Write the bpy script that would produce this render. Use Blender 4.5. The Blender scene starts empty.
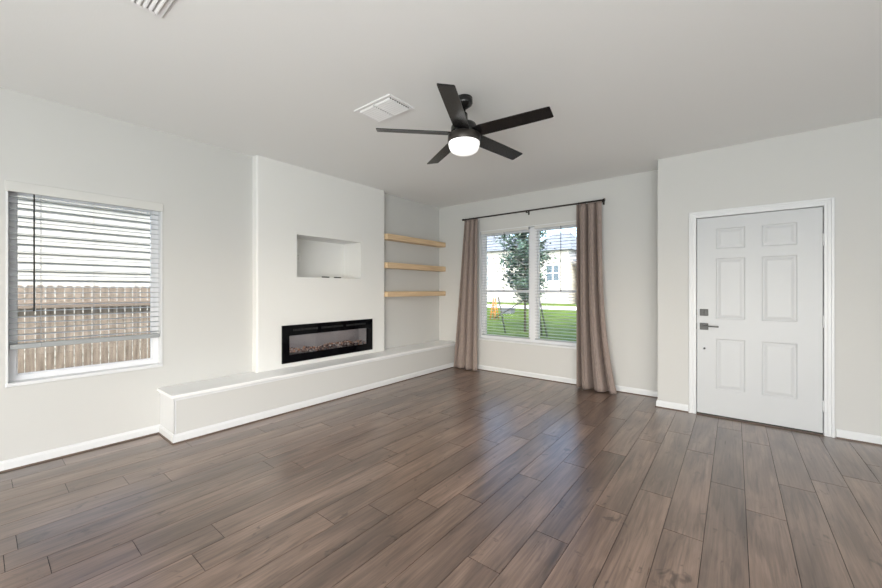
import bpy, bmesh, math, random
from mathutils import Vector, Matrix
random.seed(7)
S = bpy.context.scene
C = S.collection
PI = math.pi

# ---------------------------------------------------------------- camera
cam = bpy.data.cameras.new('camera')
cam_o = bpy.data.objects.new('camera', cam)
C.objects.link(cam_o)
cam_o.location = (0, 0, 1.30)
cam_o.rotation_euler = (PI/2, 0, 0.6716)
cam.sensor_width = 36
cam.lens = 36*369.26/882
cam.shift_y = -4.33/882
cam.clip_start = 0.05
cam.clip_end = 500
S.camera = cam_o

# ---------------------------------------------------------------- light and exposure
S.view_settings.view_transform = 'Standard'
S.view_settings.look = 'None'
S.view_settings.gamma = 1
S.view_settings.use_curve_mapping = False
S.view_settings.exposure = 0.08

w = bpy.data.worlds.new('sky')
S.world = w
w.use_nodes = True
nt = w.node_tree
bg = nt.nodes['Background']
sky = nt.nodes.new('ShaderNodeTexSky')
sky.sky_type = 'NISHITA'
sky.sun_disc = False
sky.sun_elevation = math.radians(40)
sky.sun_rotation = math.radians(150)
sky.air_density = 1.0
sky.dust_density = 4.0
nt.links.new(sky.outputs[0], bg.inputs[0])
bg.inputs[1].default_value = 0.95

def sun_lamp(name, to_sun, energy, angle, col):
    l = bpy.data.lights.new(name, 'SUN')
    l.energy = energy; l.angle = angle; l.color = col
    o = bpy.data.objects.new(name, l); C.objects.link(o)
    o.rotation_euler = Vector(to_sun).to_track_quat('Z', 'Y').to_euler()
    o.location = (5, -10, 20)
sun_lamp('sun', (0.42, -0.68, 0.62), 4.2, math.radians(0.6), (1.0, 0.95, 0.88))

def area(name, loc, target, sx, sy, energy, col=(1, 1, 1)):
    l = bpy.data.lights.new(name, 'AREA')
    l.shape = 'RECTANGLE'; l.size = sx; l.size_y = sy
    l.energy = energy; l.color = col
    o = bpy.data.objects.new(name, l); C.objects.link(o)
    o.location = loc
    o.rotation_euler = (Vector(loc)-Vector(target)).to_track_quat('Z', 'Y').to_euler()
    return o
# unseen fill lamps added at the rear and right to brighten the room
area('rear_fill', (0.5, -3.30, 1.15), (-1.2, 5, 3.4), 3.2, 2.0, 112, (0.94, 0.97, 1.0))
area('side_fill', (2.40, -1.5, 1.35), (-3.6, 5.0, 3.4), 2.2, 1.6, 32, (0.96, 0.98, 1.0))
# upward fill lamp added behind the camera to lift the ceiling
area('ceiling_fill', (0.3, -1.9, 0.75), (-1.6, 4.2, 2.74), 3.4, 1.6, 95, (0.97, 0.985, 1.0))

# ---------------------------------------------------------------- materials
def mat(name, col=(.8, .8, .8), rough=.5, metal=0, spec=.5, bump=None, noise=None, emit=None, trans=0):
    m = bpy.data.materials.new(name); m.use_nodes = True
    n = m.node_tree; b = n.nodes['Principled BSDF']
    b.inputs['Base Color'].default_value = (*col, 1)
    b.inputs['Roughness'].default_value = rough
    b.inputs['Metallic'].default_value = metal
    b.inputs['Specular IOR Level'].default_value = spec
    if trans: b.inputs['Transmission Weight'].default_value = trans
    if emit:
        b.inputs['Emission Color'].default_value = (*emit[0], 1)
        b.inputs['Emission Strength'].default_value = emit[1]
    tc = n.nodes.new('ShaderNodeTexCoord')
    if noise:   # (scale xyz, amount)
        mp = n.nodes.new('ShaderNodeMapping'); mp.inputs['Scale'].default_value = noise[0]
        ns = n.nodes.new('ShaderNodeTexNoise'); ns.inputs['Scale'].default_value = 1; ns.inputs['Detail'].default_value = 6
        n.links.new(tc.outputs['Object'], mp.inputs[0]); n.links.new(mp.outputs[0], ns.inputs[0])
        rp = n.nodes.new('ShaderNodeValToRGB')
        a = noise[1]
        c2 = noise[2] if len(noise) > 2 else col
        rp.color_ramp.elements[0].position = .3; rp.color_ramp.elements[1].position = .7
        rp.color_ramp.elements[0].color = tuple(x*(1-a) for x in c2)+(1,)
        rp.color_ramp.elements[1].color = tuple(min(1, x*(1+a)) for x in col)+(1,)
        n.links.new(ns.outputs[0], rp.inputs[0]); n.links.new(rp.outputs[0], b.inputs['Base Color'])
    if bump:    # (scale, strength, distance)
        ns = n.nodes.new('ShaderNodeTexNoise'); ns.inputs['Scale'].default_value = bump[0]; ns.inputs['Detail'].default_value = 3
        n.links.new(tc.outputs['Object'], ns.inputs[0])
        bp = n.nodes.new('ShaderNodeBump'); bp.inputs['Strength'].default_value = bump[1]; bp.inputs['Distance'].default_value = bump[2]
        n.links.new(ns.outputs[0], bp.inputs['Height']); n.links.new(bp.outputs[0], b.inputs['Normal'])
    return m

M = {}
M['wall'] = mat('wall_paint', (.61, .61, .597), .75, spec=.25, bump=(180, .25, .0015))
M['ceil'] = mat('ceiling_paint', (.88, .885, .875), .85, spec=.15, bump=(120, .3, .002))
M['breast'] = mat('smooth_wall_paint', (.80, .80, .785), .6, spec=.3, bump=(60, .08, .001))
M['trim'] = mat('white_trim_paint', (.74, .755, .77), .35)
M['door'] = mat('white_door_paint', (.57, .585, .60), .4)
M['vinyl'] = mat('white_vinyl', (.82, .83, .86), .35)
M['slat'] = mat('backlit_white_slat', (.42, .44, .46), .45)  # white slats, their backlit shade put into this grey
M['valance'] = mat('valance_paint', (.64, .64, .62), .5)
M['railgrey'] = mat('bottom_rail', (.36, .38, .39), .4)
M['cord'] = mat('pale_cord', (.42, .43, .43), .8)
M['black'] = mat('black_satin', (.010, .010, .010), .25)
M['blackwand'] = mat('dark_wand', (.03, .03, .028), .3)
M['bronze'] = mat('dark_bronze', (.035, .028, .024), .4, metal=.5)
M['fanmetal'] = mat('fan_housing', (.07, .062, .056), .35, metal=.6)
M['blade'] = mat('fan_blade', (.010, .0095, .010), .26, spec=.5)
M['gloss'] = mat('black_glass', (.002, .002, .003), .05, spec=.12)
M['firebox'] = mat('firebox_back', (.42, .42, .425), .35, spec=.6)
M['slot'] = mat('black_slot', (.008, .008, .008), .6)
M['plate'] = mat('switch_plate', (.90, .90, .88), .3)
M['benchtop'] = mat('gloss_white_bench_top', (.88, .885, .89), .3)
M['curtain'] = mat('taupe_curtain', (.29, .235, .212), .9, spec=.15, bump=(900, .5, .001), noise=((60, 60, 25), .10))
M['pine'] = mat('pine_board', (.72, .54, .34), .5, noise=((55, 2.2, 55), .14, (.68, .48, .29)))
M['shoe'] = mat('wood_shoe', (.13, .09, .068), .45, noise=((8, 8, 30), .25))
M['handle'] = mat('gunmetal', (.045, .045, .043), .38, metal=.25)
M['globe'] = mat('frosted_glass', (.95, .95, .95), .4, emit=((1, .98, .95), .75))
M['ventw'] = mat('vent_enamel', (.90, .90, .90), .4)
M['fence'] = mat('weathered_cedar', (.27, .225, .185), .85, noise=((14, 22, 2.2), .25, (.21, .17, .135)))
M['fence2'] = mat('old_cedar_rail', (.20, .165, .135), .85, noise=((16, 3, 24), .25, (.24, .19, .155)))
M['siding'] = mat('cream_siding', (.42, .425, .405), .6)
M['siding2'] = mat('white_siding', (.38, .38, .37), .7)
M['tan'] = mat('tan_siding', (.62, .52, .30), .7)
M['roof'] = mat('blue_grey_shingle', (.13, .15, .18), .8, noise=((2, 2, 6), .2))
M['winglass'] = mat('far_window_glass', (.06, .09, .12), .15)
M['bark'] = mat('bark', (.10, .075, .055), .9, noise=((20, 20, 4), .3))
M['leaf'] = mat('dark_green_leaf', (.050, .095, .065), .5, noise=((3, 3, 3), .5, (.03, .07, .06)))
M['stake'] = mat('dark_stake', (.03, .028, .025), .7)
M['orange'] = mat('orange_paint', (.50, .16, .025), .5)
M['greybox'] = mat('grey_enamel', (.09, .10, .11), .5)
M['soil'] = mat('side_yard_soil', (.25, .20, .14), .95, noise=((3, 3, 3), .4, (.12, .16, .06)))
M['concrete'] = mat('concrete', (.62, .60, .57), .8, noise=((1, 1, 1), .1))
M['asphalt'] = mat('asphalt', (.22, .22, .22), .85, noise=((2, 2, 2), .1))
M['lawn'] = mat('lawn_grass', (.085, .135, .018), .9, spec=.1, bump=(30, 1, .05), noise=((1.1, 1.1, 1.1), .25, (.065, .11, .014)))
M['lawn2'] = M['lawn']
M['brick'] = mat('exterior_wall', (.5, .42, .36), .9)

def glass_mat(name, tint=(1, 1, 1), refl=.08):
    m = bpy.data.materials.new(name); m.use_nodes = True
    n = m.node_tree; n.nodes.remove(n.nodes['Principled BSDF'])
    out = n.nodes['Material Output']
    t = n.nodes.new('ShaderNodeBsdfTransparent'); t.inputs[0].default_value = (*tint, 1)
    g = n.nodes.new('ShaderNodeBsdfGlossy'); g.inputs['Roughness'].default_value = .02
    mx = n.nodes.new('ShaderNodeMixShader')
    fr = n.nodes.new('ShaderNodeFresnel'); fr.inputs[0].default_value = 1.45
    n.links.new(fr.outputs[0], mx.inputs[0]); n.links.new(t.outputs[0], mx.inputs[1]); n.links.new(g.outputs[0], mx.inputs[2])
    n.links.new(mx.outputs[0], out.inputs[0])
    return m
M['glass'] = glass_mat('window_glass', (.96, .98, .98))
M['fireglass'] = glass_mat('smoked_glass', (.88, .88, .9))

def ember_mat():
    m = bpy.data.materials.new('glass_embers'); m.use_nodes = True
    n = m.node_tree; b = n.nodes['Principled BSDF']
    a = n.nodes.new('ShaderNodeAttribute'); a.attribute_name = 'tint'
    n.links.new(a.outputs['Color'], b.inputs['Base Color'])
    b.inputs['Roughness'].default_value = .2
    return m
M['ember'] = ember_mat()

def floor_mat():
    m = bpy.data.materials.new('plank_floor'); m.use_nodes = True
    n = m.node_tree; L = n.links; b = n.nodes['Principled BSDF']
    tc = n.nodes.new('ShaderNodeTexCoord')
    at = n.nodes.new('ShaderNodeAttribute'); at.attribute_name = 'plank'
    sp = n.nodes.new('ShaderNodeSeparateColor'); L.new(at.outputs['Color'], sp.inputs[0])
    off = n.nodes.new('ShaderNodeVectorMath'); off.operation = 'MULTIPLY_ADD'
    L.new(at.outputs['Color'], off.inputs[0]); off.inputs[1].default_value = (37, 53, 71); L.new(tc.outputs['Object'], off.inputs[2])
    def noise(scale, det, rough=.55, dist=0):
        mp = n.nodes.new('ShaderNodeMapping'); mp.inputs['Scale'].default_value = scale
        L.new(off.outputs[0], mp.inputs[0])
        ns = n.nodes.new('ShaderNodeTexNoise'); ns.inputs['Scale'].default_value = 1
        ns.inputs['Detail'].default_value = det; ns.inputs['Roughness'].default_value = rough; ns.inputs['Distortion'].default_value = dist
        L.new(mp.outputs[0], ns.inputs[0]); return ns.outputs[0]
    def ramp(src, p0, c0, p1, c1):
        r = n.nodes.new('ShaderNodeValToRGB'); e = r.color_ramp.elements
        e[0].position = p0; e[0].color = (*c0, 1); e[1].position = p1; e[1].color = (*c1, 1)
        L.new(src, r.inputs[0]); return r.outputs[0]
    def mix(kind, fac, a, bb):
        x = n.nodes.new('ShaderNodeMix'); x.data_type = 'RGBA'; x.blend_type = kind
        if isinstance(fac, float): x.inputs[0].default_value = fac
        else: L.new(fac, x.inputs[0])
        for i, v in ((6, a), (7, bb)):
            if isinstance(v, tuple): x.inputs[i].default_value = (*v, 1)
            else: L.new(v, x.inputs[i])
        return x.outputs[2]
    broad = noise((7, 1.3, 1), 3, .5, .6)          # slow colour drift along a plank
    grain = noise((75, 2.6, 1), 5, .6, .4)         # fine grain
    cath = noise((20, 1.6, 1), 4, .6, 1.6)         # cathedral streaks
    knot = noise((10, 6.5, 1), 3, .55, 1.2)
    base = ramp(broad, .30, (.118, .074, .054), .70, (.300, .204, .156))
    g = ramp(grain, .30, (.62, .60, .58), .66, (1.12, 1.12, 1.12))
    col = mix('MULTIPLY', 1.0, base, g)
    c2 = ramp(cath, .32, (.48, .45, .43), .50, (1, 1, 1))
    col = mix('MULTIPLY', .85, col, c2)
    k = ramp(knot, .27, (.30, .25, .22), .36, (1, 1, 1))
    col = mix('MULTIPLY', .9, col, k)
    tone = ramp(sp.outputs[0], 0.0, (.80, .79, .78), 1.0, (1.18, 1.16, 1.14))
    col = mix('MULTIPLY', 1.0, col, tone)
    L.new(col, b.inputs['Base Color'])
    rr = n.nodes.new('ShaderNodeMapRange'); L.new(grain, rr.inputs[0]); rr.inputs[3].default_value = .24; rr.inputs[4].default_value = .36
    L.new(rr.outputs[0], b.inputs['Roughness'])
    b.inputs['Specular IOR Level'].default_value = .8
    b.inputs['Coat Weight'].default_value = .6; b.inputs['Coat Roughness'].default_value = .28
    bp = n.nodes.new('ShaderNodeBump'); bp.inputs['Strength'].default_value = .25; bp.inputs['Distance'].default_value = .0008
    L.new(grain, bp.inputs['Height']); L.new(bp.outputs[0], b.inputs['Normal'])
    return m
M['floor'] = floor_mat()

# ---------------------------------------------------------------- helpers
def box(bm, x0, x1, y0, y1, z0, z1, bev=0, seg=2):
    b = bmesh.new() if bev else bm
    vs = [b.verts.new(p) for p in ((x0, y0, z0), (x1, y0, z0), (x1, y1, z0), (x0, y1, z0), (x0, y0, z1), (x1, y0, z1), (x1, y1, z1), (x0, y1, z1))]
    for f in ((0, 3, 2, 1), (4, 5, 6, 7), (0, 1, 5, 4), (1, 2, 6, 5), (2, 3, 7, 6), (3, 0, 4, 7)):
        b.faces.new([vs[i] for i in f])
    if bev:
        bmesh.ops.bevel(b, geom=list(b.edges), offset=bev, segments=seg, affect='EDGES', profile=.5)
        merge(bm, b)
    return vs
def merge(dst, src, mtx=None):
    mp = {}
    for v in src.verts: mp[v] = dst.verts.new(mtx @ v.co if mtx else v.co)
    for f in src.faces:
        try:
            nf = dst.faces.new([mp[v] for v in f.verts]); nf.smooth = f.smooth
        except ValueError: pass
    src.free()
def tube(bm, p0, p1, r0, r1=None, n=12, caps=True):
    r1 = r0 if r1 is None else r1
    p0 = Vector(p0); p1 = Vector(p1); d = (p1-p0).normalized()
    a = d.orthogonal().normalized(); b = d.cross(a)
    A = []; B = []
    for i in range(n):
        t = 2*PI*i/n; q = a*math.cos(t)+b*math.sin(t)
        A.append(bm.verts.new(p0+q*r0)); B.append(bm.verts.new(p1+q*r1))
    for i in range(n):
        f = bm.faces.new((A[i], A[(i+1) % n], B[(i+1) % n], B[i])); f.smooth = True
    if caps: bm.faces.new(A[::-1]); bm.faces.new(B)
def lathe(bm, prof, cx=0, cy=0, n=40):
    rings = []
    for r, z in prof:
        if r < 1e-6: rings.append([bm.verts.new((cx, cy, z))])
        else: rings.append([bm.verts.new((cx+r*math.cos(2*PI*i/n), cy+r*math.sin(2*PI*i/n), z)) for i in range(n)])
    for a, b in zip(rings, rings[1:]):
        for i in range(n):
            j = (i+1) % n
            if len(a) == 1 and len(b) == 1: continue
            if len(a) == 1: f = bm.faces.new((a[0], b[j], b[i]))
            elif len(b) == 1: f = bm.faces.new((a[i], a[j], b[0]))
            else: f = bm.faces.new((a[i], a[j], b[j], b[i]))
            f.smooth = True
def prism(bm, pts, z0, z1, smooth=False):
    A = [bm.verts.new((x, y, z0)) for x, y in pts]; B = [bm.verts.new((x, y, z1)) for x, y in pts]
    n = len(pts)
    for i in range(n):
        f = bm.faces.new((A[i], A[(i+1) % n], B[(i+1) % n], B[i])); f.smooth = False
    bm.faces.new(A[::-1]); bm.faces.new(B)
def obj(name, bm, m, parent=None, smooth_angle=None):
    bmesh.ops.recalc_face_normals(bm, faces=bm.faces)
    me = bpy.data.meshes.new(name); bm.to_mesh(me); bm.free()
    me.materials.append(M[m] if isinstance(m, str) else m)
    o = bpy.data.objects.new(name, me); C.objects.link(o)
    if parent:
        o.parent = parent
        if not any(abs(v) > 1e-9 for v in parent.rotation_euler):
            o.matrix_parent_inverse = Matrix.Translation(-Vector(parent.location))
    return o
def tag(o, label, cat, group=None, kind=None):
    o['label'] = label; o['category'] = cat
    if group: o['group'] = group
    if kind: o['kind'] = kind
    return o
def struct(name, bm, m, parent=None, label=None):
    o = obj(name, bm, m, parent)
    if parent is None: o['kind'] = 'structure'
    if label: o['label'] = label
    return o
def thing(name, label, cat, loc=(0, 0, 0), group=None, rot=None):
    o = bpy.data.objects.new(name, None); C.objects.link(o); o.location = loc
    o.empty_display_size = .1
    if rot: o.rotation_euler = rot
    return tag(o, label, cat, group)
def wall_cells(bm, axis, c0, c1, u0, u1, z0, z1, holes):
    """solid wall between planes c0..c1 of the given axis, with rectangular holes (u0,u1,z0,z1)"""
    us = sorted({u0, u1, *[h[0] for h in holes], *[h[1] for h in holes]})
    zs = sorted({z0, z1, *[h[2] for h in holes], *[h[3] for h in holes]})
    for i in range(len(us)-1):
        run = None
        for j in range(len(zs)-1):
            um = (us[i]+us[i+1])/2; zm = (zs[j]+zs[j+1])/2
            solid = not any(h[0] < um < h[1] and h[2] < zm < h[3] for h in holes)
            if solid: run = (run[0] if run else zs[j], zs[j+1])
            if (not solid or j == len(zs)-2) and run:
                if axis == 'X': box(bm, c0, c1, us[i], us[i+1], *run)
                else: box(bm, us[i], us[i+1], c0, c1, *run)
                run = None

XL, YB, YD, XC, H = -4.09, 5.094, 4.70, -0.667, 2.74
BX, BY0, BY1 = -3.994, 1.862, 3.711          # chimney breast
HX, HY = -3.70, 1.04                         # hearth bench front and end
XR, YR = 2.5, -3.5
LW = (.14, 1.046, .62, 2.06)                 # left window opening
BW = (-3.24, -1.45, .51, 2.235)              # back window opening
DW = (-.318, .628, 0, 2.052)                 # door opening
NI = (2.326, 3.269, 1.449, 1.945)            # niche
FI = (2.175, 3.42, .495, .865)               # hole behind the fireplace

# ---------------------------------------------------------------- floor of separate planks, one mesh
bm = bmesh.new(); cl = bm.loops.layers.float_color.new('plank')
PW, PL = .1786, 1.27
known = {}
def col_of(x): return round((x-.5812)/PW)
X0 = .588
for xa, ye in ((-.824, 1.88), (-.998, 1.49), (-1.206, 2.385), (-1.027, 2.76), (-1.71, 2.77), (-1.563, 1.705), (-1.92, 1.235), (-2.277, 2.08),
               (-1.741, 1.475), (-1.384, 1.915), (-.29, 2.332), (-.474, 2.695), (-.134, 3.10), (.045, 2.832), (.402, 3.556),
               (-3.526, .37), (-3.366, .635), (-3.174, .825), (-2.635, .215), (-2.457, .503), (-2.821, .082)):
    known[col_of(xa)] = ye
G = .0014
for ci in range(-26, 12):
    x0 = X0+ci*PW; x1 = x0+PW
    y = known.get(ci, random.uniform(0, PL))
    y -= math.ceil((y+3.6)/PL)*PL
    a0, a1 = max(x0, XL+.001), min(x1, XR-.001)
    if a1-a0 < .01: continue
    while y < YB:
        ya, yb = max(y, YR), min(y+PL, YB)
        if yb-ya > .01:
            c = (random.random(), random.random(), random.random(), 1)
            top = [(a0+G, ya+G), (a1-G, ya+G), (a1-G, yb-G), (a0+G, yb-G)]
            bot = top
            T = [bm.verts.new((*p, 0)) for p in top]; B = [bm.verts.new((*p, -.0025)) for p in bot]
            fs = [bm.faces.new(T)]+[bm.faces.new((B[i], B[(i+1) % 4], T[(i+1) % 4], T[i])) for i in range(4)]
            for f in fs:
                for lp in f.loops: lp[cl] = c
        y += PL
struct('floor', bm, 'floor')
bm = bmesh.new(); box(bm, XL-.15, XR+.15, YR-.15, YB+.15, -.35, -.004)
struct('floor', bm, 'slot')

# ---------------------------------------------------------------- room shell
bm = bmesh.new(); box(bm, XL-.15, XR+.15, YR-.15, YB+.15, H, H+.15); struct('ceiling', bm, 'ceil')
bm = bmesh.new()
wall_cells(bm, 'X', XL-.15, XL, YR, YB, 0, H, [LW, (NI[0]-.013, NI[1]+.013, NI[2]-.013, NI[3]+.013), FI])
struct('wall_left', bm, 'wall')
bm = bmesh.new(); wall_cells(bm, 'Y', YB, YB+.15, XL-.15, XC, 0, H, [BW]); struct('wall_back', bm, 'wall')
bm = bmesh.new(); wall_cells(bm, 'Y', YD, YB+.15, XC, XR, 0, H, [DW]); struct('wall_front_door', bm, 'wall')
bm = bmesh.new(); wall_cells(bm, 'X', XR, XR+.15, YR, YB, 0, H, [(-2.8, -.2, .5, 2.2)]); struct('wall_right', bm, 'wall')
bm = bmesh.new(); wall_cells(bm, 'Y', YR-.15, YR, XL-.15, XR+.15, 0, H, [(-2.4, 2.2, .02, 2.12)]); struct('wall_rear', bm, 'wall')
# chimney breast with rounded outer corners, niche and firebox openings
bm = bmesh.new()
R = .022
def arc(cx, cy, a0, a1, n=6): return [(cx+R*math.cos(a0+(a1-a0)*i/n), cy+R*math.sin(a0+(a1-a0)*i/n)) for i in range(n+1)]
prism(bm, [(XL, BY0), *arc(BX-R, BY0+R, -PI/2, 0), (BX, FI[0]), (XL, FI[0])], .4125, H)
prism(bm, [(XL, FI[1]), (BX, FI[1]), *arc(BX-R, BY1-R, 0, PI/2), (XL, BY1)], .4125, H)
wall_cells(bm, 'X', XL, BX, FI[0], FI[1], .4125, H, [NI, FI])
NX = -4.369
t = .012                                      # niche lining behind the wall
box(bm, NX-t, NX, NI[0]-t, NI[1]+t, NI[2]-t, NI[3]+t)
box(bm, NX, XL+.001, NI[0]-t, NI[0], NI[2]-t, NI[3]+t); box(bm, NX, XL+.001, NI[1], NI[1]+t, NI[2]-t, NI[3]+t)
box(bm, NX, XL+.001, NI[0], NI[1], NI[2]-t, NI[2]); box(bm, NX, XL+.001, NI[0], NI[1], NI[3], NI[3]+t)
struct('wall_chimney_breast', bm, 'breast')

# baseboards: white board with a stepped top, and a thin brown shoe strip on the floor
def baseboard(name, pts):
    """pts: polyline in plan, room on its left-hand side"""
    prof = [(0, .012), (.014, .012), (.014, .060), (.010, .068), (.007, .074), (0, .078)]
    sh = [(0, 0), (.024, 0), (.022, .007), (.014, .012), (0, .012)]
    def sweep(pr):
        b = bmesh.new(); rings = []
        P = [Vector(p) for p in pts]
        for i, p in enumerate(P):
            d0 = (p-P[i-1]).normalized() if i else None
            d1 = (P[i+1]-p).normalized() if i < len(P)-1 else None
            n0 = Vector((-d0.y, d0.x)) if d0 else None; n1 = Vector((-d1.y, d1.x)) if d1 else None
            if n0 is None: nn = n1
            elif n1 is None: nn = n0
            else:
                nn = (n0+n1).normalized(); nn = nn/max(.2, nn.dot(n0))
            rings.append([b.verts.new((p.x+nn.x*u, p.y+nn.y*u, z)) for u, z in pr])
        k = len(pr)
        for a, c in zip(rings, rings[1:]):
            for j in range(k): b.faces.new((a[j], a[(j+1) % k], c[(j+1) % k], c[j]))
        b.faces.new(rings[0]); b.faces.new(rings[-1][::-1])
        return b
    o = struct(name, sweep(prof), 'trim')
    obj('shoe_moulding', sweep(sh), 'shoe', o)
baseboard('baseboard_left', [(XL, HY), (XL, YR)][::1])
baseboard('baseboard_bench', [(HX, YB), (HX, HY), (XL+.014, HY)])
baseboard('baseboard_back', [(XC, YB), (HX+.03, YB)])
baseboard('baseboard_door_wall', [(-.384, YD), (XC, YD), (XC, YB-.015)])
baseboard('baseboard_front', [(XR, YD), (.70, YD)])
baseboard('baseboard_right', [(XR, YR), (XR, YD)])

# ---------------------------------------------------------------- windows
def window(name, axis, wallc, out, op, n_lights, meet, frame=.045, rec=.075, mull=.13):
    """op = u0,u1,z0,z1 ; out = -1/+1 direction to the outside along the axis"""
    u0, u1, z0, z1 = op
    def bx(b, d0, d1, a0, a1, c0, c1, bev=.002):
        p0, p1 = sorted((wallc+out*d0, wallc+out*d1))
        if axis == 'X': box(b, p0, p1, a0, a1, c0, c1, bev, 1)
        else: box(b, a0, a1, p0, p1, c0, c1, bev, 1)
    b = bmesh.new()
    d0, d1 = rec, rec+.06
    bx(b, d0, d1, u0, u0+frame, z0, z1); bx(b, d0, d1, u1-frame, u1, z0, z1)
    bx(b, d0, d1, u0+frame, u1-frame, z0, z0+frame); bx(b, d0, d1, u0+frame, u1-frame, z1-frame, z1)
    lites = []
    if n_lights == 2:
        um = (u0+u1)/2
        bx(b, d0-.012, d1, um-mull/2, um+mull/2, z0+frame, z1-frame)
        lites = [(u0+frame, um-mull/2), (um+mull/2, u1-frame)]
    else: lites = [(u0+frame, u1-frame)]
    root = struct(name, b, 'vinyl')
    for a0, a1 in lites:
        spans = [(z0+frame, z1-frame)] if meet is None else [(z0+frame, meet), (meet, z1-frame)]
        for c0, c1 in spans:
            s = .006 if meet is None else .018
            b = bmesh.new(); e = d0+.012
            bx(b, e, e+.03, a0, a0+s, c0, c1); bx(b, e, e+.03, a1-s, a1, c0, c1)
            bx(b, e, e+.03, a0+s, a1-s, c0, c0+max(s, .02 if meet else s)); bx(b, e, e+.03, a0+s, a1-s, c1-max(s, .02 if meet else s), c1)
            obj('sash', b, 'vinyl', root)
            b = bmesh.new(); bx(b, e+.012, e+.016, a0+s, a1-s, c0+s, c1-s, 0)
            obj('window_pane', b, 'glass', root)
    # thin white return liner and stool
    b = bmesh.new()
    tt = .010
    bx(b, -.006, rec, u0-tt, u0+.002, z0-tt, z1, .001); bx(b, -.006, rec, u1-.002, u1+tt, z0-tt, z1, .001)
    bx(b, -.006, rec, u0, u1, z1-.002, z1+tt, .001)
    obj('window_return', b, 'trim', root)
    b = bmesh.new(); bx(b, -.014, rec, u0-.012, u1+.012, z0-.022, z0+.006, .004)
    obj('window_sill', b, 'trim', root)
    return root
window('window_1', 'X', XL, -1, LW, 1, None)
window('window_2', 'Y', YB, 1, BW, 2, 1.275)

def blind(label, axis, wallc, out, u0, u1, zt, zb, wand_u, wand_z, val, cords, val_over, slat_tilt=.06, n_extra=0):
    """venetian blind hanging in the window recess"""
    dc = .036                                    # depth of slat centre in the recess
    um = (u0+u1)/2
    loc = (wallc+out*dc, um, zt) if axis == 'X' else (um, wallc+out*dc, zt)
    root = thing('venetian_blind', label, 'window blind', loc, 'white venetian blinds')
    def P(d, u, z): return (wallc+out*d, u, z) if axis == 'X' else (u, wallc+out*d, z)
    def bx(b, d0, d1, a0, a1, c0, c1, bev=0):
        p0, p1 = sorted((wallc+out*d0, wallc+out*d1))
        if axis == 'X': box(b, p0, p1, a0, a1, c0, c1, bev, 2)
        else: box(b, a0, a1, p0, p1, c0, c1, bev, 2)
    b = bmesh.new(); bx(b, -val[2], val[2]*0+.012 if val[2] > 0 else .012, u0-val_over, u1+val_over, val[0], val[1], .004)
    obj('valance', b, 'valance', root)
    b = bmesh.new(); bx(b, .014, .058, u0, u1, val[0]+.024, val[0]+.048 if n_extra else min(val[1]-.006, zt), .002); obj('headrail', b, 'slat', root)
    b = bmesh.new(); z = val[0]+.012; pitch = .044
    while z > zb+.035+n_extra*.004:
        nseg = 4; rows = []
        for k in range(nseg+1):
            s = -1+2*k/nseg; d = dc+s*.0245*math.cos(slat_tilt)
            zz = z+s*.0245*math.sin(slat_tilt)+.0022*(1-s*s)
            rows.append((d, zz))
        top = [(b.verts.new(P(d, u0+.002, zz+.0011)), b.verts.new(P(d, u1-.002, zz+.0011))) for d, zz in rows]
        bot = [(b.verts.new(P(d, u0+.002, zz-.0011)), b.verts.new(P(d, u1-.002, zz-.0011))) for d, zz in rows]
        for k in range(nseg):
            b.faces.new((top[k][0], top[k][1], top[k+1][1], top[k+1][0])); b.faces.new((bot[k][0], bot[k+1][0], bot[k+1][1], bot[k][1]))
            for e in (0, 1): b.faces.new((top[k][e], top[k+1][e], bot[k+1][e], bot[k][e]))
        for k in (0, nseg): b.faces.new((top[k][0], top[k][1], bot[k][1], bot[k][0]))
        z -= pitch
    obj('slats', b, 'slat', root)
    b = bmesh.new(); bx(b, dc-.026, dc+.026, u0+.002, u1-.002, zb, zb+.020+n_extra*.005, .004)
    obj('bottom_rail', b, 'railgrey' if n_extra else 'slat', root)
    b = bmesh.new()
    for u in cords:
        for d in (dc-.027, dc+.027): tube(b, P(d, u, val[0]), P(d, u, zb+.01), .0012, n=6)
    obj('ladder_cord', b, 'cord', root)
    b = bmesh.new(); tube(b, P(dc-.036, wand_u, val[0]+.01), P(dc-.036, wand_u, wand_z), .0048, n=10)
    tube(b, P(dc-.036, wand_u, wand_z), P(dc-.036, wand_u, wand_z-.03), .0062, n=10)
    obj('tilt_wand', b, 'blackwand', root)
    return root
blind('white venetian blind on the left wall window, bottom rail raised above the sill', 'X', XL, -1,
      .146, 1.040, 2.03, .865, .268, 1.17, (2.010, 2.085, .012), [.305, .603, .874], .022, n_extra=3)
um = (BW[0]+BW[1])/2
blind('white venetian blind over the left half of the garden window, beside the bench', 'Y', YB, 1,
      BW[0]+.022, um-.046, 2.225, BW[2]+.055, -2.80, 1.31, (2.19, 2.245, .004), [-3.02, -2.58], .0)
blind('white venetian blind over the right half of the garden window, beside the wide curtain', 'Y', YB, 1,
      um+.046, BW[1]-.022, 2.225, BW[2]+.055, -1.905, 1.31, (2.19, 2.245, .004), [-2.12, -1.68], .0)

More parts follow.
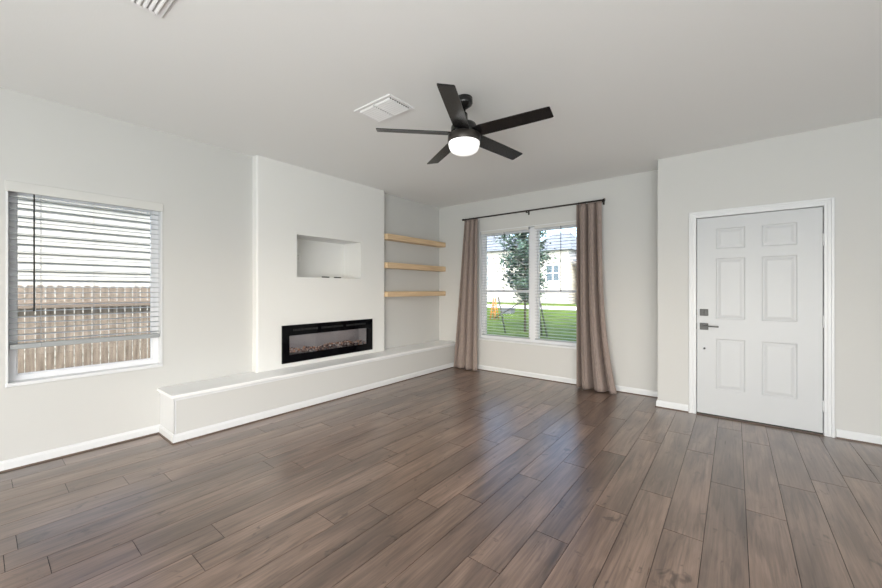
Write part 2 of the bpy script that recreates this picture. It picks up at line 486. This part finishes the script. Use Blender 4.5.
# ---------------------------------------------------------------- entry door (structure), hardware as its parts
def door():
    b = bmesh.new()
    x0, x1, z0, z1 = -.308, .618, .016, 2.042
    yf = YD+.012                                  # door face, slightly behind the casing
    panels = []
    for a, c in ((-.150, .082), (.205, .455)):
        panels += [(a, c, 1.715, 1.925), (a, c, 1.000, 1.620), (a, c, .285, .800)]
    # face with holes for the panels
    us = sorted({x0, x1, *[p[0] for p in panels], *[p[1] for p in panels]})
    zs = sorted({z0, z1, *[p[2] for p in panels], *[p[3] for p in panels]})
    vg = {}
    def V(x, y, z):
        k = (round(x, 5), round(y, 5), round(z, 5))
        if k not in vg: vg[k] = b.verts.new(k)
        return vg[k]
    for i in range(len(us)-1):
        for j in range(len(zs)-1):
            mx, mz = (us[i]+us[i+1])/2, (zs[j]+zs[j+1])/2
            if any(p[0] < mx < p[1] and p[2] < mz < p[3] for p in panels): continue
            b.faces.new((V(us[i], yf, zs[j]), V(us[i+1], yf, zs[j]), V(us[i+1], yf, zs[j+1]), V(us[i], yf, zs[j+1])))
    for a, c, d, e in panels:                     # stepped moulding: down, flat, up to raised field
        rings = []
        for ins, dep in ((0, 0), (.010, .006), (.020, .006), (.042, .0015)):
            rings.append([V(a+ins, yf+dep, d+ins), V(c-ins, yf+dep, d+ins), V(c-ins, yf+dep, e-ins), V(a+ins, yf+dep, e-ins)])
        for r0, r1 in zip(rings, rings[1:]):
            for k in range(4): b.faces.new((r0[k], r0[(k+1) % 4], r1[(k+1) % 4], r1[k]))
        b.faces.new(rings[-1])
    yb = yf+.044
    def q(*p): b.faces.new([V(*v) for v in p])
    q((x0, yb, z0), (x0, yb, z1), (x1, yb, z1), (x1, yb, z0))
    for pa, pb in (((x0, z0), (x0, z1)), ((x1, z0), (x1, z1)), ((x0, z0), (x1, z0)), ((x0, z1), (x1, z1))):
        b.faces.new([b.verts.new(v) for v in ((pa[0], yf, pa[1]), (pb[0], yf, pb[1]), (pb[0], yb, pb[1]), (pa[0], yb, pa[1]))])
    me = bpy.data.meshes.new('door_1'); 
    bm2 = b
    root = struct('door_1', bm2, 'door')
    # casing and jamb
    b = bmesh.new(); cw = .064; j0, j1, jt = x0-.006, x1+.006, z1+.006
    for (a, c, d, e) in ((j0-cw, j0, 0, jt+cw), (j1, j1+cw, 0, jt+cw), (j0, j1, jt, jt+cw)):
        box(b, a, c, YD-.012, YD+.001, d, e, .003, 1)
    for (a, c, d, e) in ((j0-cw, j0-cw+.020, 0, jt+cw), (j1+cw-.020, j1+cw, 0, jt+cw), (j0-cw+.02, j1+cw-.02, jt+cw-.020, jt+cw)):
        box(b, a, c, YD-.021, YD-.011, d, e, .003, 1)
    for (a, c, d, e) in ((j0-.030, j0-.018, 0, jt+.03), (j1+.018, j1+.030, 0, jt+.03), (j0-.018, j1+.018, jt+.018, jt+.030)):
        box(b, a, c, YD-.016, YD-.011, d, e, .002, 1)
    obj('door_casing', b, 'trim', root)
    b = bmesh.new()
    for (a, c, d, e) in ((j0-.004, j0+.001, 0, jt), (j1-.001, j1+.004, 0, jt), (j0, j1, jt-.001, jt+.004)):
        box(b, a, c, YD+.0, YD+.12, d, e)
    obj('door_jamb', b, 'trim', root)
    b = bmesh.new(); box(b, j0, j1, YD+.056, YD+.075, 0, jt); obj('weather_seal', b, 'slot', root)
    b = bmesh.new(); box(b, j0+.001, j1-.001, YD+.0115, YD+.05, .006, z0+.001); obj('door_sweep', b, 'slot', root)
    b = bmesh.new(); box(b, j0, j1, YD-.035, YD+.05, .001, .008, .003); obj('threshold', b, 'shoe', root)
    # deadbolt
    b = bmesh.new(); box(b, -.284, -.212, yf-.012, yf, 1.029, 1.099, .003); d = obj('deadbolt', b, 'handle', root)
    b = bmesh.new(); box(b, -.254, -.242, yf-.026, yf-.012, 1.046, 1.082, .003); obj('thumb_turn', b, 'handle', d)
    b = bmesh.new(); box(b, -.284, -.212, yf-.012, yf, .884, .954, .003); d = obj('lever_rose', b, 'handle', root)
    b = bmesh.new(); tube(b, (-.248, yf-.012, .925), (-.248, yf-.050, .925), .012, n=16)
    box(b, -.256, -.125, yf-.058, yf-.046, .917, .931, .003); obj('lever_handle', b, 'handle', d)
    b = bmesh.new(); tube(b, (-.245, yf-.006, .69), (-.245, yf, .69), .011, n=18); obj('bore_cover', b, 'black', root)
    for z in (1.063, .918):
        b = bmesh.new(); box(b, x0-.008, x0-.001, yf-.003, yf+.02, z-.028, z+.028, .001); obj('strike_plate', b, 'handle', root)
    for za, zb_ in ((1.69, 1.80), (.96, 1.07), (.205, .315)):
        b = bmesh.new(); tube(b, (x1+.004, yf-.008, za), (x1+.004, yf-.008, zb_), .0075, n=12)
        box(b, x1-.004, x1+.004, yf-.002, yf+.001, za, zb_); obj('hinge', b, 'trim', root)
door()

# ---------------------------------------------------------------- hearth bench
t = thing('hearth_bench', 'long low built-in bench with white top running under the fireplace and shelves', 'bench', (HX, 3, 0))
b = bmesh.new(); box(b, XL+.001, HX, HY, YB-.001, .0, .383); obj('bench_body', b, 'wall', t)
b = bmesh.new(); box(b, XL+.001, HX+.026, HY-.026, YB-.001, .385, .412, .005); obj('bench_top', b, 'benchtop', t)
b = bmesh.new(); box(b, XL+.001, HX+.010, HY-.010, YB-.001, .360, .385, .003); obj('cove_moulding', b, 'trim', t)
b = bmesh.new(); box(b, XL+.014, HX+.0015, HY-.003, HY-.0005, .078, .36); box(b, HX-.001, HX+.0015, HY-.003, HY+.012, .078, .36)
obj('end_panel', b, 'trim', t)

# ---------------------------------------------------------------- electric fireplace
t = thing('electric_fireplace', 'wide black glass electric fireplace set into the chimney breast above the bench', 'fireplace', (BX, 2.797, .463))
y0, y1, z0, z1 = 2.138, 3.455, .463, .893
iy0, iy1, iz0, iz1 = 2.221, 3.362, .552, .772
b = bmesh.new()
wall_cells(b, 'X', BX+.001, BX+.022, y0, y1, z0, z1, [(iy0, iy1, iz0, iz1)])
obj('front_frame', b, 'gloss', t)
for k in range(3):
    b = bmesh.new()
    a = y0+.13+k*.37
    for i in range(18): box(b, BX+.0215, BX+.0235, a+i*.018, a+i*.018+.012, .822, .846)
    obj('air_vent', b, 'slot', t)
b = bmesh.new(); D = BX-.17
box(b, D-.01, D, iy0-.02, iy1+.02, iz0-.04, iz1+.03)
box(b, D, BX+.001, iy0-.02, iy0-.003, iz0-.04, iz1+.03); box(b, D, BX+.001, iy1+.003, iy1+.02, iz0-.04, iz1+.03)
box(b, D, BX+.001, iy0-.003, iy1+.003, iz1+.005, iz1+.02); box(b, D, BX+.001, iy0-.003, iy1+.003, iz0-.03, iz0-.01)
obj('firebox', b, 'firebox', t)
b = bmesh.new(); cl = b.loops.layers.float_color.new('tint')
cols = [(.55, .36, .28), (.30, .19, .15), (.75, .62, .56), (.08, .06, .06), (.90, .84, .80), (.22, .19, .19), (.70, .36, .20), (.12, .09, .085)]
for i in range(900):
    yy = random.uniform(iy0+.005, iy1-.005); xx = random.uniform(D+.015, BX-.012)
    r = random.uniform(.007, .017)
    zz = iz0-.008+random.uniform(0, .03)+.035*math.exp(-((xx-(D+.09))/.06)**2)*(0.8+.4*math.sin(yy*9)+.3*math.sin(yy*23))
    tmp = bmesh.new(); bmesh.ops.create_icosphere(tmp, subdivisions=1, radius=r)
    mt = Matrix.Translation((xx, yy, zz)) @ Matrix.Rotation(random.uniform(0, 6), 4, Vector((random.random(), random.random(), random.random()+.1)).normalized()) @ Matrix.Diagonal((1, random.uniform(.6, 1.3), random.uniform(.5, .9), 1))
    c = random.choice(cols)
    nv = {v: b.verts.new(mt @ v.co) for v in tmp.verts}
    for f in tmp.faces:
        nf = b.faces.new([nv[v] for v in f.verts])
        for lp in nf.loops: lp[cl] = (*c, 1)
    tmp.free()
o = obj('ember_bed', b, 'ember', t); o['kind'] = 'stuff'; o['label'] = 'brown, orange and clear fire glass chips'
led = bpy.data.lights.new('fire_led', 'AREA'); led.shape = 'RECTANGLE'; led.size = .05; led.size_y = 1.05; led.energy = .42; led.color = (1, .86, .76)
ledo = bpy.data.objects.new('fire_led', led); C.objects.link(ledo); ledo.parent = t; ledo.location = (-.09, 0, iz1-.006-.463)
b = bmesh.new(); box(b, BX+.006, BX+.010, iy0, iy1, iz0, iz1); obj('glass_front', b, 'fireglass', t)
b = bmesh.new()
for i in range(3): box(b, BX+.0215, BX+.023, y1-.11+i*.022, y1-.098+i*.022, .864, .872)
obj('control_buttons', b, 'black', t)

# ---------------------------------------------------------------- niche fittings
def plate_at(name, label, cat, loc, rotz, kind, grp=None):
    t = thing(name, label, cat, loc, grp, (0, 0, rotz))      # local: x across, -y out of the wall
    wd = .118 if kind == 'switch2' else .072
    b = bmesh.new(); box(b, -wd/2, wd/2, -.006, 0, -.058, .058, .003); obj('cover_plate', b, 'plate', t)
    if kind == 'switch2':
        for x in (-.024, .024):
            b = bmesh.new(); box(b, x-.005, x+.005, -.014, -.005, -.012, .012, .002); obj('toggle', b, 'plate', t)
            for z in (-.03, .03):
                b = bmesh.new(); tube(b, (x, -.0075, z), (x, -.005, z), .0035, n=10); obj('screw', b, 'cord', t)
    else:
        for z in (-.021, .021):
            b = bmesh.new(); tube(b, (0, -.0095, z), (0, -.005, z), .0165, n=20); s = obj('receptacle', b, 'plate', t)
            b = bmesh.new()
            for x in (-.006, .006): box(b, x-.001, x+.001, -.0105, -.009, z-.002, z+.008)
            tube(b, (0, -.0105, z-.008), (0, -.009, z-.008), .0022, n=8)
            obj('slots', b, 'slot', s)
        b = bmesh.new(); tube(b, (0, -.0072, 0), (0, -.005, 0), .003, n=10); obj('screw', b, 'cord', t)
    return t
plate_at('power_outlet', 'white outlet plate inside the recessed niche, on its right side wall', 'outlet', (-4.215, NI[1], 1.675), 0, 'outlet', 'white outlets')
plate_at('power_outlet', 'white outlet plate inside the recessed niche, on its back wall at the left edge', 'outlet', (NX, 2.555, 1.715), PI/2, 'outlet', 'white outlets')
plate_at('power_outlet', 'white outlet plate low on the wall between the wide curtain and the door', 'outlet', (-.982, YB, .340), 0, 'outlet', 'white outlets')
plate_at('light_switch', 'white double light switch plate on the wall left of the front door', 'light switch', (-.493, YD, 1.246), 0, 'switch2')
for yy, lab in ((2.964, 'thin dark slot at the bottom of the recessed niche, the left one'), (3.158, 'thin dark slot at the bottom of the recessed niche, the right one')):
    b = bmesh.new(); box(b, NX, NX+.004, yy-.06, yy+.06, 1.464, 1.478, .001)
    tag(obj('cable_slot', b, 'slot'), lab, 'cable slot', 'dark slots in the niche')

# ---------------------------------------------------------------- shelves
for z0, z1, lab in ((2.040, 2.118, 'thick pale pine floating shelf in the alcove, the top one of three'),
                    (1.617, 1.699, 'thick pale pine floating shelf in the alcove, the middle one of three'),
                    (1.195, 1.273, 'thick pale pine floating shelf in the alcove, the lowest, just above the bench zone')):
    b = bmesh.new(); box(b, XL+.0005, -3.942, BY1+.001, YB-.001, z0, z1, .002, 1)
    tag(obj('floating_shelf', b, 'pine'), lab.replace(', just above the bench zone', ' of three'), 'shelf', 'pine shelves in the alcove')

# ---------------------------------------------------------------- curtain rod and curtains
RY, RZ = YB-.09, 2.452
t = thing('curtain_rod', 'thin dark bronze curtain rod mounted above the garden window', 'curtain rod', (-2.4, RY, RZ))
b = bmesh.new(); tube(b, (-3.50, RY, RZ), (-1.32, RY, RZ), .0105, n=16); obj('rod', b, 'bronze', t)
for x, s in ((-3.50, -1), (-1.32, 1)):
    b = bmesh.new(); tube(b, (x, RY, RZ), (x+s*.022, RY, RZ), .017, n=16); obj('finial', b, 'bronze', t)
for x in (-3.475, -2.385, -1.335):
    b = bmesh.new(); tube(b, (x, RY, RZ-.014), (x, YB-.004, RZ-.014), .006, n=10)
    box(b, x-.012, x+.012, YB-.006, YB, RZ-.045, RZ+.018, .002)
    tube(b, (x, RY, RZ-.030), (x, RY, RZ-.012), .008, n=10)
    obj('bracket', b, 'bronze', t)
def curtain(label, xt0, xt1, xb0, xb1, folds, amp_t, amp_b, ybase, seed, edge_l=None, edge_r=None, skip_rings=()):
    rnd = random.Random(seed)
    t = thing('curtain', label, 'curtain', ((xt0+xt1)/2, RY, 0), 'taupe curtains on the rod')
    b = bmesh.new(); NU, NV = folds*36, 46
    ph = [rnd.uniform(-.35, .35) for _ in range(folds+2)]; am = [rnd.uniform(.75, 1.2) for _ in range(folds+2)]
    grid = []
    ztop, zbot = RZ-.016, .012
    for j in range(NV+1):
        v = j/NV; z = ztop+(zbot-ztop)*v
        x0 = xt0+(xb0-xt0)*(edge_l(v) if edge_l else v); x1 = xt1+(xb1-xt1)*(edge_r(v) if edge_r else v)
        A = amp_t+(amp_b-amp_t)*v**.7
        if v < .03: A *= .55+v*15
        row = []
        for i in range(NU+1):
            u = i/NU; f = u*folds; k = int(min(f, folds-1)); fr = f-k
            p = ph[k]*(1-fr)+ph[k+1]*fr; a = am[k]*(1-fr)+am[k+1]*fr
            g = f+.30+p*.35*v                       # narrow deep valleys between broad rounded lobes
            q = (g-math.floor(g))-.5
            val = math.exp(-(q/.085)**2)
            lobe = math.cos(2*PI*(q+.5))*.30+.10*math.cos(4*PI*q+k)
            y = ybase(v)-A*a*(.55+lobe)+A*a*2.4*val+.006*math.sin(9*u+5*v)*v
            x = x0+(x1-x0)*u+A*.30*math.sin(2*PI*q)*min(1, u*9, (1-u)*9)
            row.append(b.verts.new((x, y, z)))
        grid.append(row)
    for j in range(NV):
        for i in range(NU):
            f = b.faces.new((grid[j][i], grid[j][i+1], grid[j+1][i+1], grid[j+1][i])); f.smooth = True
    o = obj('drape', b, 'curtain', t)
    sm = o.modifiers.new('thick', 'SOLIDIFY'); sm.thickness = .003
    # heading band stitched at the top, pinched at the pleats
    for i in range(folds+1):
        x = xt0+(xt1-xt0)*(i+.25)/(folds+.5)
        b = bmesh.new(); n1, n2 = 18, 6; rr, r2 = .0155, .0022; V = []
        for a in range(n1):
            A = 2*PI*a/n1
            V.append([b.verts.new((x+r2*math.sin(2*PI*c/n2), RY+(rr+r2*math.cos(2*PI*c/n2))*math.cos(A), RZ-.003+(rr+r2*math.cos(2*PI*c/n2))*math.sin(A))) for c in range(n2)])
        for a in range(n1):
            for c in range(n2):
                f = b.faces.new((V[a][c], V[(a+1) % n1][c], V[(a+1) % n1][(c+1) % n2], V[a][(c+1) % n2])); f.smooth = True
        obj('curtain_ring', b, 'bronze', t)
    return t
curtain('taupe floor-length curtain at the left end of the rod, beside the bench', -3.470, -3.215, -3.655, -3.195, 3, .024, .042,
        lambda v: RY-.008-.040*v, 3, edge_l=lambda v: v**1.0, edge_r=lambda v: v)
curtain('wide taupe floor-length curtain at the right end of the rod, nearer the door', -1.655, -1.330, -1.625, -1.135, 3, .030, .055,
        lambda v: RY-.008-.065*v, 8, edge_l=lambda v: v, edge_r=lambda v: .16*v+.84*v**3.2)

# ---------------------------------------------------------------- ceiling fan
fc = (-1.592, 2.282)
t = thing('ceiling_fan', 'black five-blade ceiling fan with a lit round frosted light', 'ceiling fan', (fc[0], fc[1], 2.74))
b = bmesh.new(); lathe(b, [(0, 2.7395), (.062, 2.7395), (.064, 2.70), (.058, 2.688), (.036, 2.672), (.022, 2.662), (0, 2.662)], *fc); obj('canopy', b, 'black', t)
b = bmesh.new(); lathe(b, [(0, 2.668), (.012, 2.668), (.012, 2.60), (0, 2.60)], *fc, n=20); obj('downrod', b, 'black', t)
b = bmesh.new(); lathe(b, [(0, 2.628), (.022, 2.628), (.026, 2.62), (.028, 2.565), (.05, 2.556), (.088, 2.54), (.098, 2.52), (.10, 2.462), (0, 2.462)], *fc); obj('motor_housing', b, 'black', t)
b = bmesh.new(); lathe(b, [(0, 2.466), (.112, 2.466), (.122, 2.460), (.124, 2.41), (.120, 2.403), (0, 2.403)], *fc); obj('light_collar', b, 'fanmetal', t)
b = bmesh.new(); lathe(b, [(0, 2.404), (.117, 2.404), (.117, 2.392), (.112, 2.368), (.100, 2.345), (.082, 2.333), (.05, 2.326), (0, 2.323)], *fc); obj('light_globe', b, 'globe', t)
for k in range(5):
    a = 5.1555+k*2*PI/5
    r = Vector((math.cos(a), math.sin(a), 0)); tt = Vector((-math.sin(a), math.cos(a), 0)); up = Vector((0, 0, 1))
    pit = -.2202
    wd = tt*math.cos(pit)+up*math.sin(pit); nn = r.cross(wd).normalized()
    tilt = .0126*r.x-.0302*r.y
    o0 = Vector((fc[0], fc[1], 2.470))
    b = bmesh.new()
    def bl(rad, half, th):
        c = o0+r*rad+up*(tilt*rad)
        return [b.verts.new(c+wd*(s*half)+nn*(q*th)) for s, q in ((-1, -1), (1, -1), (1, 1), (-1, 1))]
    rings = [bl(.100, .052, .003), bl(.14, .060, .003), bl(.40, .059, .003), bl(.640, .056, .003), bl(.652, .053, .002)]
    for p, q in zip(rings, rings[1:]):
        for i in range(4): b.faces.new((p[i], p[(i+1) % 4], q[(i+1) % 4], q[i]))
    b.faces.new(rings[0]); b.faces.new(rings[-1])
    bo = obj('fan_blade', b, 'blade', t)
    b = bmesh.new()
    tmp = bmesh.new(); box(tmp, .07, .17, -.022, .022, .003, .009, .002, 1)
    mtx = Matrix((( r.x, wd.x, nn.x, o0.x), (r.y, wd.y, nn.y, o0.y), (r.z+tilt, wd.z, nn.z, o0.z), (0, 0, 0, 1)))
    merge(b, tmp, mtx); obj('blade_bracket', b, 'black', bo)
fl = bpy.data.lights.new('fan_bulb', 'SPOT'); fl.energy = 34; fl.spot_size = math.radians(180); fl.spot_blend = .7; fl.shadow_soft_size = .10; fl.color = (1, .97, .93)
flo = bpy.data.objects.new('fan_bulb', fl); C.objects.link(flo); flo.parent = t; flo.location = (0, 0, 2.215-2.74)

# ---------------------------------------------------------------- ceiling vents
def vent(label, x0, x1, y0, y1, zr=0):
    cx, cy = (x0+x1)/2, (y0+y1)/2; hx, hy = (x1-x0)/2, (y1-y0)/2
    t = thing('ceiling_vent', label, 'air vent', (cx, cy, H), 'white ceiling vents')
    b = bmesh.new(); f = .028
    for q in ((x0, x1, y0, y0+f), (x0, x1, y1-f, y1), (x0, x0+f, y0+f, y1-f), (x1-f, x1, y0+f, y1-f)): box(b, *q, H-.009, H-.0005, .003, 1)
    box(b, cx-.006, cx+.006, y0+f, y1-f, H-.012, H-.001)
    obj('vent_frame', b, 'ventw', t)
    b = bmesh.new(); box(b, x0+f, x1-f, y0+f, y1-f, H-.0008, H-.0004); obj('vent_duct', b, 'slot', t)
    n = 9; st = (y1-y0-2*f)/n
    b = bmesh.new()
    for q0, q1 in ((x0+f+.007, cx-.012), (cx+.008, x1-f-.007)):
        for i in range(n):
            yy = y0+f+st*(i+.15)
            rows = [(0, -.002), (.35, -.012), (.7, -.016), (1.0, -.0165)]
            A = [(b.verts.new((q0, yy+st*s*.82, H+z)), b.verts.new((q1, yy+st*s*.82, H+z))) for s, z in rows]
            for p, q in zip(A, A[1:]): b.faces.new((p[0], p[1], q[1], q[0]))
    o = obj('vent_louvres', b, 'ventw', t); m_ = o.modifiers.new('thick', 'SOLIDIFY'); m_.thickness = .0012
vent('white ceiling vent with two rows of louvres, beside the fan', -2.394, -1.980, 1.885, 2.158)
vent('white ceiling vent cut off by the top edge of the photo', -2.367, -1.953, .337, .610)

# ---------------------------------------------------------------- rear patio doors and right window behind the camera
b = bmesh.new()
for x in (-2.4, -.9, -.1, .65, 2.15):
    box(b, x, x+.05, YR-.10, YR-.04, .02, 2.12)
box(b, -2.35, 2.15, YR-.10, YR-.04, .02, .07); box(b, -2.35, 2.15, YR-.10, YR-.04, 2.07, 2.12)
struct('door_2', b, 'vinyl')
b = bmesh.new()
for y in (-2.8, -1.525, -.25): box(b, XR+.05, XR+.10, y, y+.05, .5, 2.2)
box(b, XR+.05, XR+.10, -2.75, -.25, .5, .55); box(b, XR+.05, XR+.10, -2.75, -.25, 2.15, 2.2)
struct('window_3', b, 'vinyl')

# ---------------------------------------------------------------- outside
GZ = -.35
b = bmesh.new(); box(b, -140, 140, -60, 30, GZ-.2, GZ); struct('ground', b, 'lawn')
b = bmesh.new(); box(b, -140, 140, 37, 140, GZ-.2, GZ); struct('ground', b, 'lawn')
b = bmesh.new(); box(b, -140, 140, 30, 37, GZ-.2, GZ-.03); struct('street', b, 'concrete')
b = bmesh.new(); box(b, -9.6, -4.25, -8, 8, GZ, GZ+.02); struct('side_yard', b, 'soil')
# upper storey and roof of this house; unseen wing added to shade the garden
b = bmesh.new(); box(b, XL-.15, 9, YR-6, YB+.15, H+.15, 5.4); box(b, -1.40, 9, YB+.15, 12.2, H+.15, 7.0); struct('upper_storey_shade_wing', b, 'siding2')
b = bmesh.new()
xm0, xm1, ym0, ym1, zr = XL-.5, 9.3, YR-6.3, YB+.5, 8.3
V = [b.verts.new(p) for p in ((xm0, ym0, 5.4), (xm1, ym0, 5.4), (xm1, ym1, 5.4), (xm0, ym1, 5.4), ((xm0+3.5), (ym0+ym1)/2, zr), ((xm1-3.5), (ym0+ym1)/2, zr))]
for f in ((0, 1, 2, 3), (0, 1, 5, 4), (1, 2, 5), (2, 3, 4, 5), (3, 0, 4)): b.faces.new([V[i] for i in f])
struct('roof', b, 'roof')

# neighbour's lap-sided wall on the left
def lap_house(label, x, y0, y1, z0, z1, e, depth, roofh):
    t = thing('house', label, 'house', (x-depth/2, (y0+y1)/2, GZ))
    b = bmesh.new(); z = z0; pts = []
    while z < z1:
        pts += [(x+.028, z), (x, z+e)]; z += e
    A = [b.verts.new((px, y0, pz)) for px, pz in pts]; B = [b.verts.new((px, y1, pz)) for px, pz in pts]
    for i in range(len(pts)-1): b.faces.new((A[i], A[i+1], B[i+1], B[i]))
    box(b, x-depth, x-.005, y0, y1, z0, z1)
    obj('siding', b, 'siding', t)
    for ya, yb in ((y0-.1, y0+.03), (y1-.03, y1+.1)):
        b = bmesh.new(); box(b, x-.01, x+.035, ya, yb, z0, z1); obj('corner_trim', b, 'trim', t)
    b = bmesh.new(); zt = pts[-1][1]
    V = [b.verts.new(p) for p in ((x+.45, y0-.4, zt), (x+.45, y1+.4, zt), (x-depth-.45, y1+.4, zt), (x-depth-.45, y0-.4, zt), (x-depth/2, y0-.4, zt+roofh), (x-depth/2, y1+.4, zt+roofh))]
    for f in ((0, 1, 2, 3), (0, 1, 5, 4), (2, 3, 4, 5), (0, 3, 4), (1, 2, 5)): b.faces.new([V[i] for i in f])
    obj('roof', b, 'roof', t)
    return t
lap_house('cream lap-sided neighbouring house right behind the wooden side fence', -9.5, -7, 9, GZ, 3.3, .152, 8, 1.1)

# side fence with dog-eared pickets seen through the left window
t = thing('wooden_fence', 'weathered cedar picket fence standing outside the left window', 'fence', (-8.2, 1.5, GZ))
pw = .104
i = 0; y = -.7
while y < 3.4:
    b = bmesh.new(); ht = 1.36+random.uniform(-.012, .012); x = -8.2+random.uniform(-.002, .002)
    g = .0045+random.random()*.005
    pr = [(y+g, GZ+.02), (y+pw-g, GZ+.02), (y+pw-g, ht-.035), (y+pw-.028, ht), (y+.028, ht), (y+g, ht-.035)]
    A = [b.verts.new((x, *p)) for p in pr]; B = [b.verts.new((x-.016, *p)) for p in pr]
    n = len(pr)
    for k in range(n): b.faces.new((A[k], A[(k+1) % n], B[(k+1) % n], B[k]))
    b.faces.new(A); b.faces.new(B[::-1])
    obj('picket', b, 'fence', t)
    y += pw; i += 1
for z in (1.02, -.2):
    b = bmesh.new(); box(b, -8.198, -8.125, -.75, 3.45, z, z+.088, .003, 1); obj('rail', b, 'fence2', t)

# garden beyond the back window
def ray(px, d):
    u = (px-441)/369.26; c, s = math.cos(.6716), math.sin(.6716)
    return Vector(((c*u-s)*d, (s*u+c)*d, 0))
def tree(label, loc, h0, h1, rad, trunk_r, n, leaf=.09, seed=1, name='garden_tree', cat='tree'):
    rnd = random.Random(seed)
    t = thing(name, label, cat, (loc[0], loc[1], GZ))
    b = bmesh.new(); x, y = loc[0], loc[1]
    top = Vector((x, y, h1-.3)); tube(b, (x, y, GZ-.02), top, trunk_r, trunk_r*.3, n=10)
    tips = []
    for k in range(22):
        z = h0+(h1-h0)*(k+.5)/24; a = k*2.4
        prof = math.sin(PI*min(1, max(.12, (z-h0)/(h1-h0)))**.75)
        e = Vector((x+rad*.8*prof*math.cos(a), y+rad*.8*prof*math.sin(a), z+.25)); tube(b, (x, y, z-.15), e, trunk_r*.28, .006, n=6); tips.append((e, prof))
    obj('trunk', b, 'bark', t)
    b = bmesh.new()
    for k in range(n):
        e, p = rnd.choice(tips); f = rnd.uniform(.25, 1.12)
        c = Vector((x, y, e.z-.2)).lerp(e, f)+Vector((rnd.gauss(0, 1), rnd.gauss(0, 1), rnd.gauss(0, 1)))*rad*.17
        d = Vector((rnd.gauss(0, 1), rnd.gauss(0, 1), rnd.gauss(0, .6))).normalized(); q = d.orthogonal().normalized()
        q.rotate(Matrix.Rotation(rnd.uniform(0, 6), 3, d)); s = leaf*rnd.uniform(.6, 1.3)
        b.faces.new([b.verts.new(c-d*s), b.verts.new(c+q*s*.4), b.verts.new(c+d*s), b.verts.new(c-q*s*.4)])
    obj('foliage', b, 'leaf', t)
p = ray(525, 14.4)
tree('young dark green tree on the lawn behind the left half of the garden window', p, .85, 4.9, 1.02, .05, 6400, .085, 4)
def stake(label, pa, da, za, pb, db, zb, r=.028):
    a = ray(pa, da); a.z = za; c = ray(pb, db); c.z = zb
    b = bmesh.new(); tube(b, a, c, r, n=8); tag(obj('tree_stake', b, 'stake'), label, 'stake', 'dark stakes around the young tree')
stake('dark slim pole standing on the lawn in the left half of the garden window', 505.6, 14.0, GZ-.05, 498.3, 14.0, 1.02)
stake('dark diagonal pole leaning towards the young tree', 494.5, 15.2, .12, 526, 14.2, .95, .022)
stake('dark slim pole just right of the window centre post, the left of the pair', 542, 13.2, GZ-.05, 538, 13.4, 1.02)
stake('dark slim pole right of the window centre post, the right of the pair', 547.3, 13.0, GZ-.05, 539.5, 13.3, .95)
p = ray(494, 20.3)
t = thing('orange_frame', 'small orange A-shaped frame standing on the lawn at the left window edge', 'garden frame', (p.x, p.y, GZ))
for dx, dy in ((-.16, -.15), (.16, -.15), (-.16, .25), (.16, .25)):
    b = bmesh.new(); tube(b, (p.x+dx, p.y+dy, GZ), (p.x+dx*.35, p.y+.05, GZ+1.2), .03, n=8); obj('leg', b, 'orange', t)
for z in (.35, .75):
    k = 1-z/1.2*.65; b = bmesh.new(); box(b, p.x-.16*k, p.x+.16*k, p.y-.13*k, p.y-.10*k, GZ+z, GZ+z+.06); obj('crossbar', b, 'orange', t)
p = ray(508, 26)
t = thing('utility_box', 'low grey utility box on the far lawn', 'utility box', (p.x, p.y, GZ))
b = bmesh.new(); box(b, p.x-.4, p.x+.4, p.y-.3, p.y+.3, GZ, GZ+.30, .02); obj('housing', b, 'greybox', t)
b = bmesh.new(); box(b, p.x-.44, p.x+.44, p.y-.34, p.y+.34, GZ+.30, GZ+.36, .015); obj('lid', b, 'greybox', t)

def far_house(label, x0, x1, y, depth, eave, ridge, m, wins):
    t = thing('house', label, 'house', ((x0+x1)/2, y+depth/2, GZ))
    b = bmesh.new(); z = GZ; pts = []
    while z < eave: pts += [(y-.02, z), (y, z+.2)]; z += .2
    A = [b.verts.new((x0, py, pz)) for py, pz in pts]; B = [b.verts.new((x1, py, pz)) for py, pz in pts]
    for i in range(len(pts)-1): b.faces.new((A[i], A[i+1], B[i+1], B[i]))
    box(b, x0, x1, y+.005, y+depth, GZ, eave)
    obj('siding', b, m, t)
    b = bmesh.new()
    V = [b.verts.new(q) for q in ((x0-.5, y-.5, eave), (x1+.5, y-.5, eave), (x1+.5, y+depth+.5, eave), (x0-.5, y+depth+.5, eave), (x0+(x1-x0)*.3, y+depth/2, ridge), (x1-(x1-x0)*.3, y+depth/2, ridge))]
    for f in ((0, 1, 2, 3), (0, 1, 5, 4), (1, 2, 5), (2, 3, 4, 5), (3, 0, 4)): b.faces.new([V[i] for i in f])
    obj('roof', b, 'roof', t)
    for a, c, d, e in wins:
        b = bmesh.new(); f = .09
        for q in ((a-f, a, d-f, e+f), (c, c+f, d-f, e+f), (a, c, d-f, d), (a, c, e, e+f), ((a+c)/2-.05, (a+c)/2+.05, d, e), (a, c, (d+e)/2-.04, (d+e)/2+.04)):
            box(b, q[0], q[1], y-.09, y-.02, q[2], q[3])
        w_ = obj('window', b, 'trim', t)
        b = bmesh.new(); box(b, a, c, y-.045, y-.03, d, e); obj('pane', b, 'winglass', w_)
far_house('white two-storey house across the street with a four-pane window, right half of the view', -19.6, -14.8, 42, 9, 5.9, 8.6, 'siding2', [(-17.4, -15.9, 2.35, 4.15)])
far_house('white two-storey house across the street with narrow windows, left half of the view', -34, -21.2, 42, 9, 6.3, 9.2, 'siding2', [(-25.9, -25.3, 4.5, 5.8), (-25.9, -25.3, 1.8, 3.0), (-23.6, -23.0, 4.2, 5.2)])
far_house('tan house across the street at the right edge of the garden view', -14.1, -4, 43, 9, 4.6, 7.2, 'tan', [(-10, -8.6, 1, 2.6)])
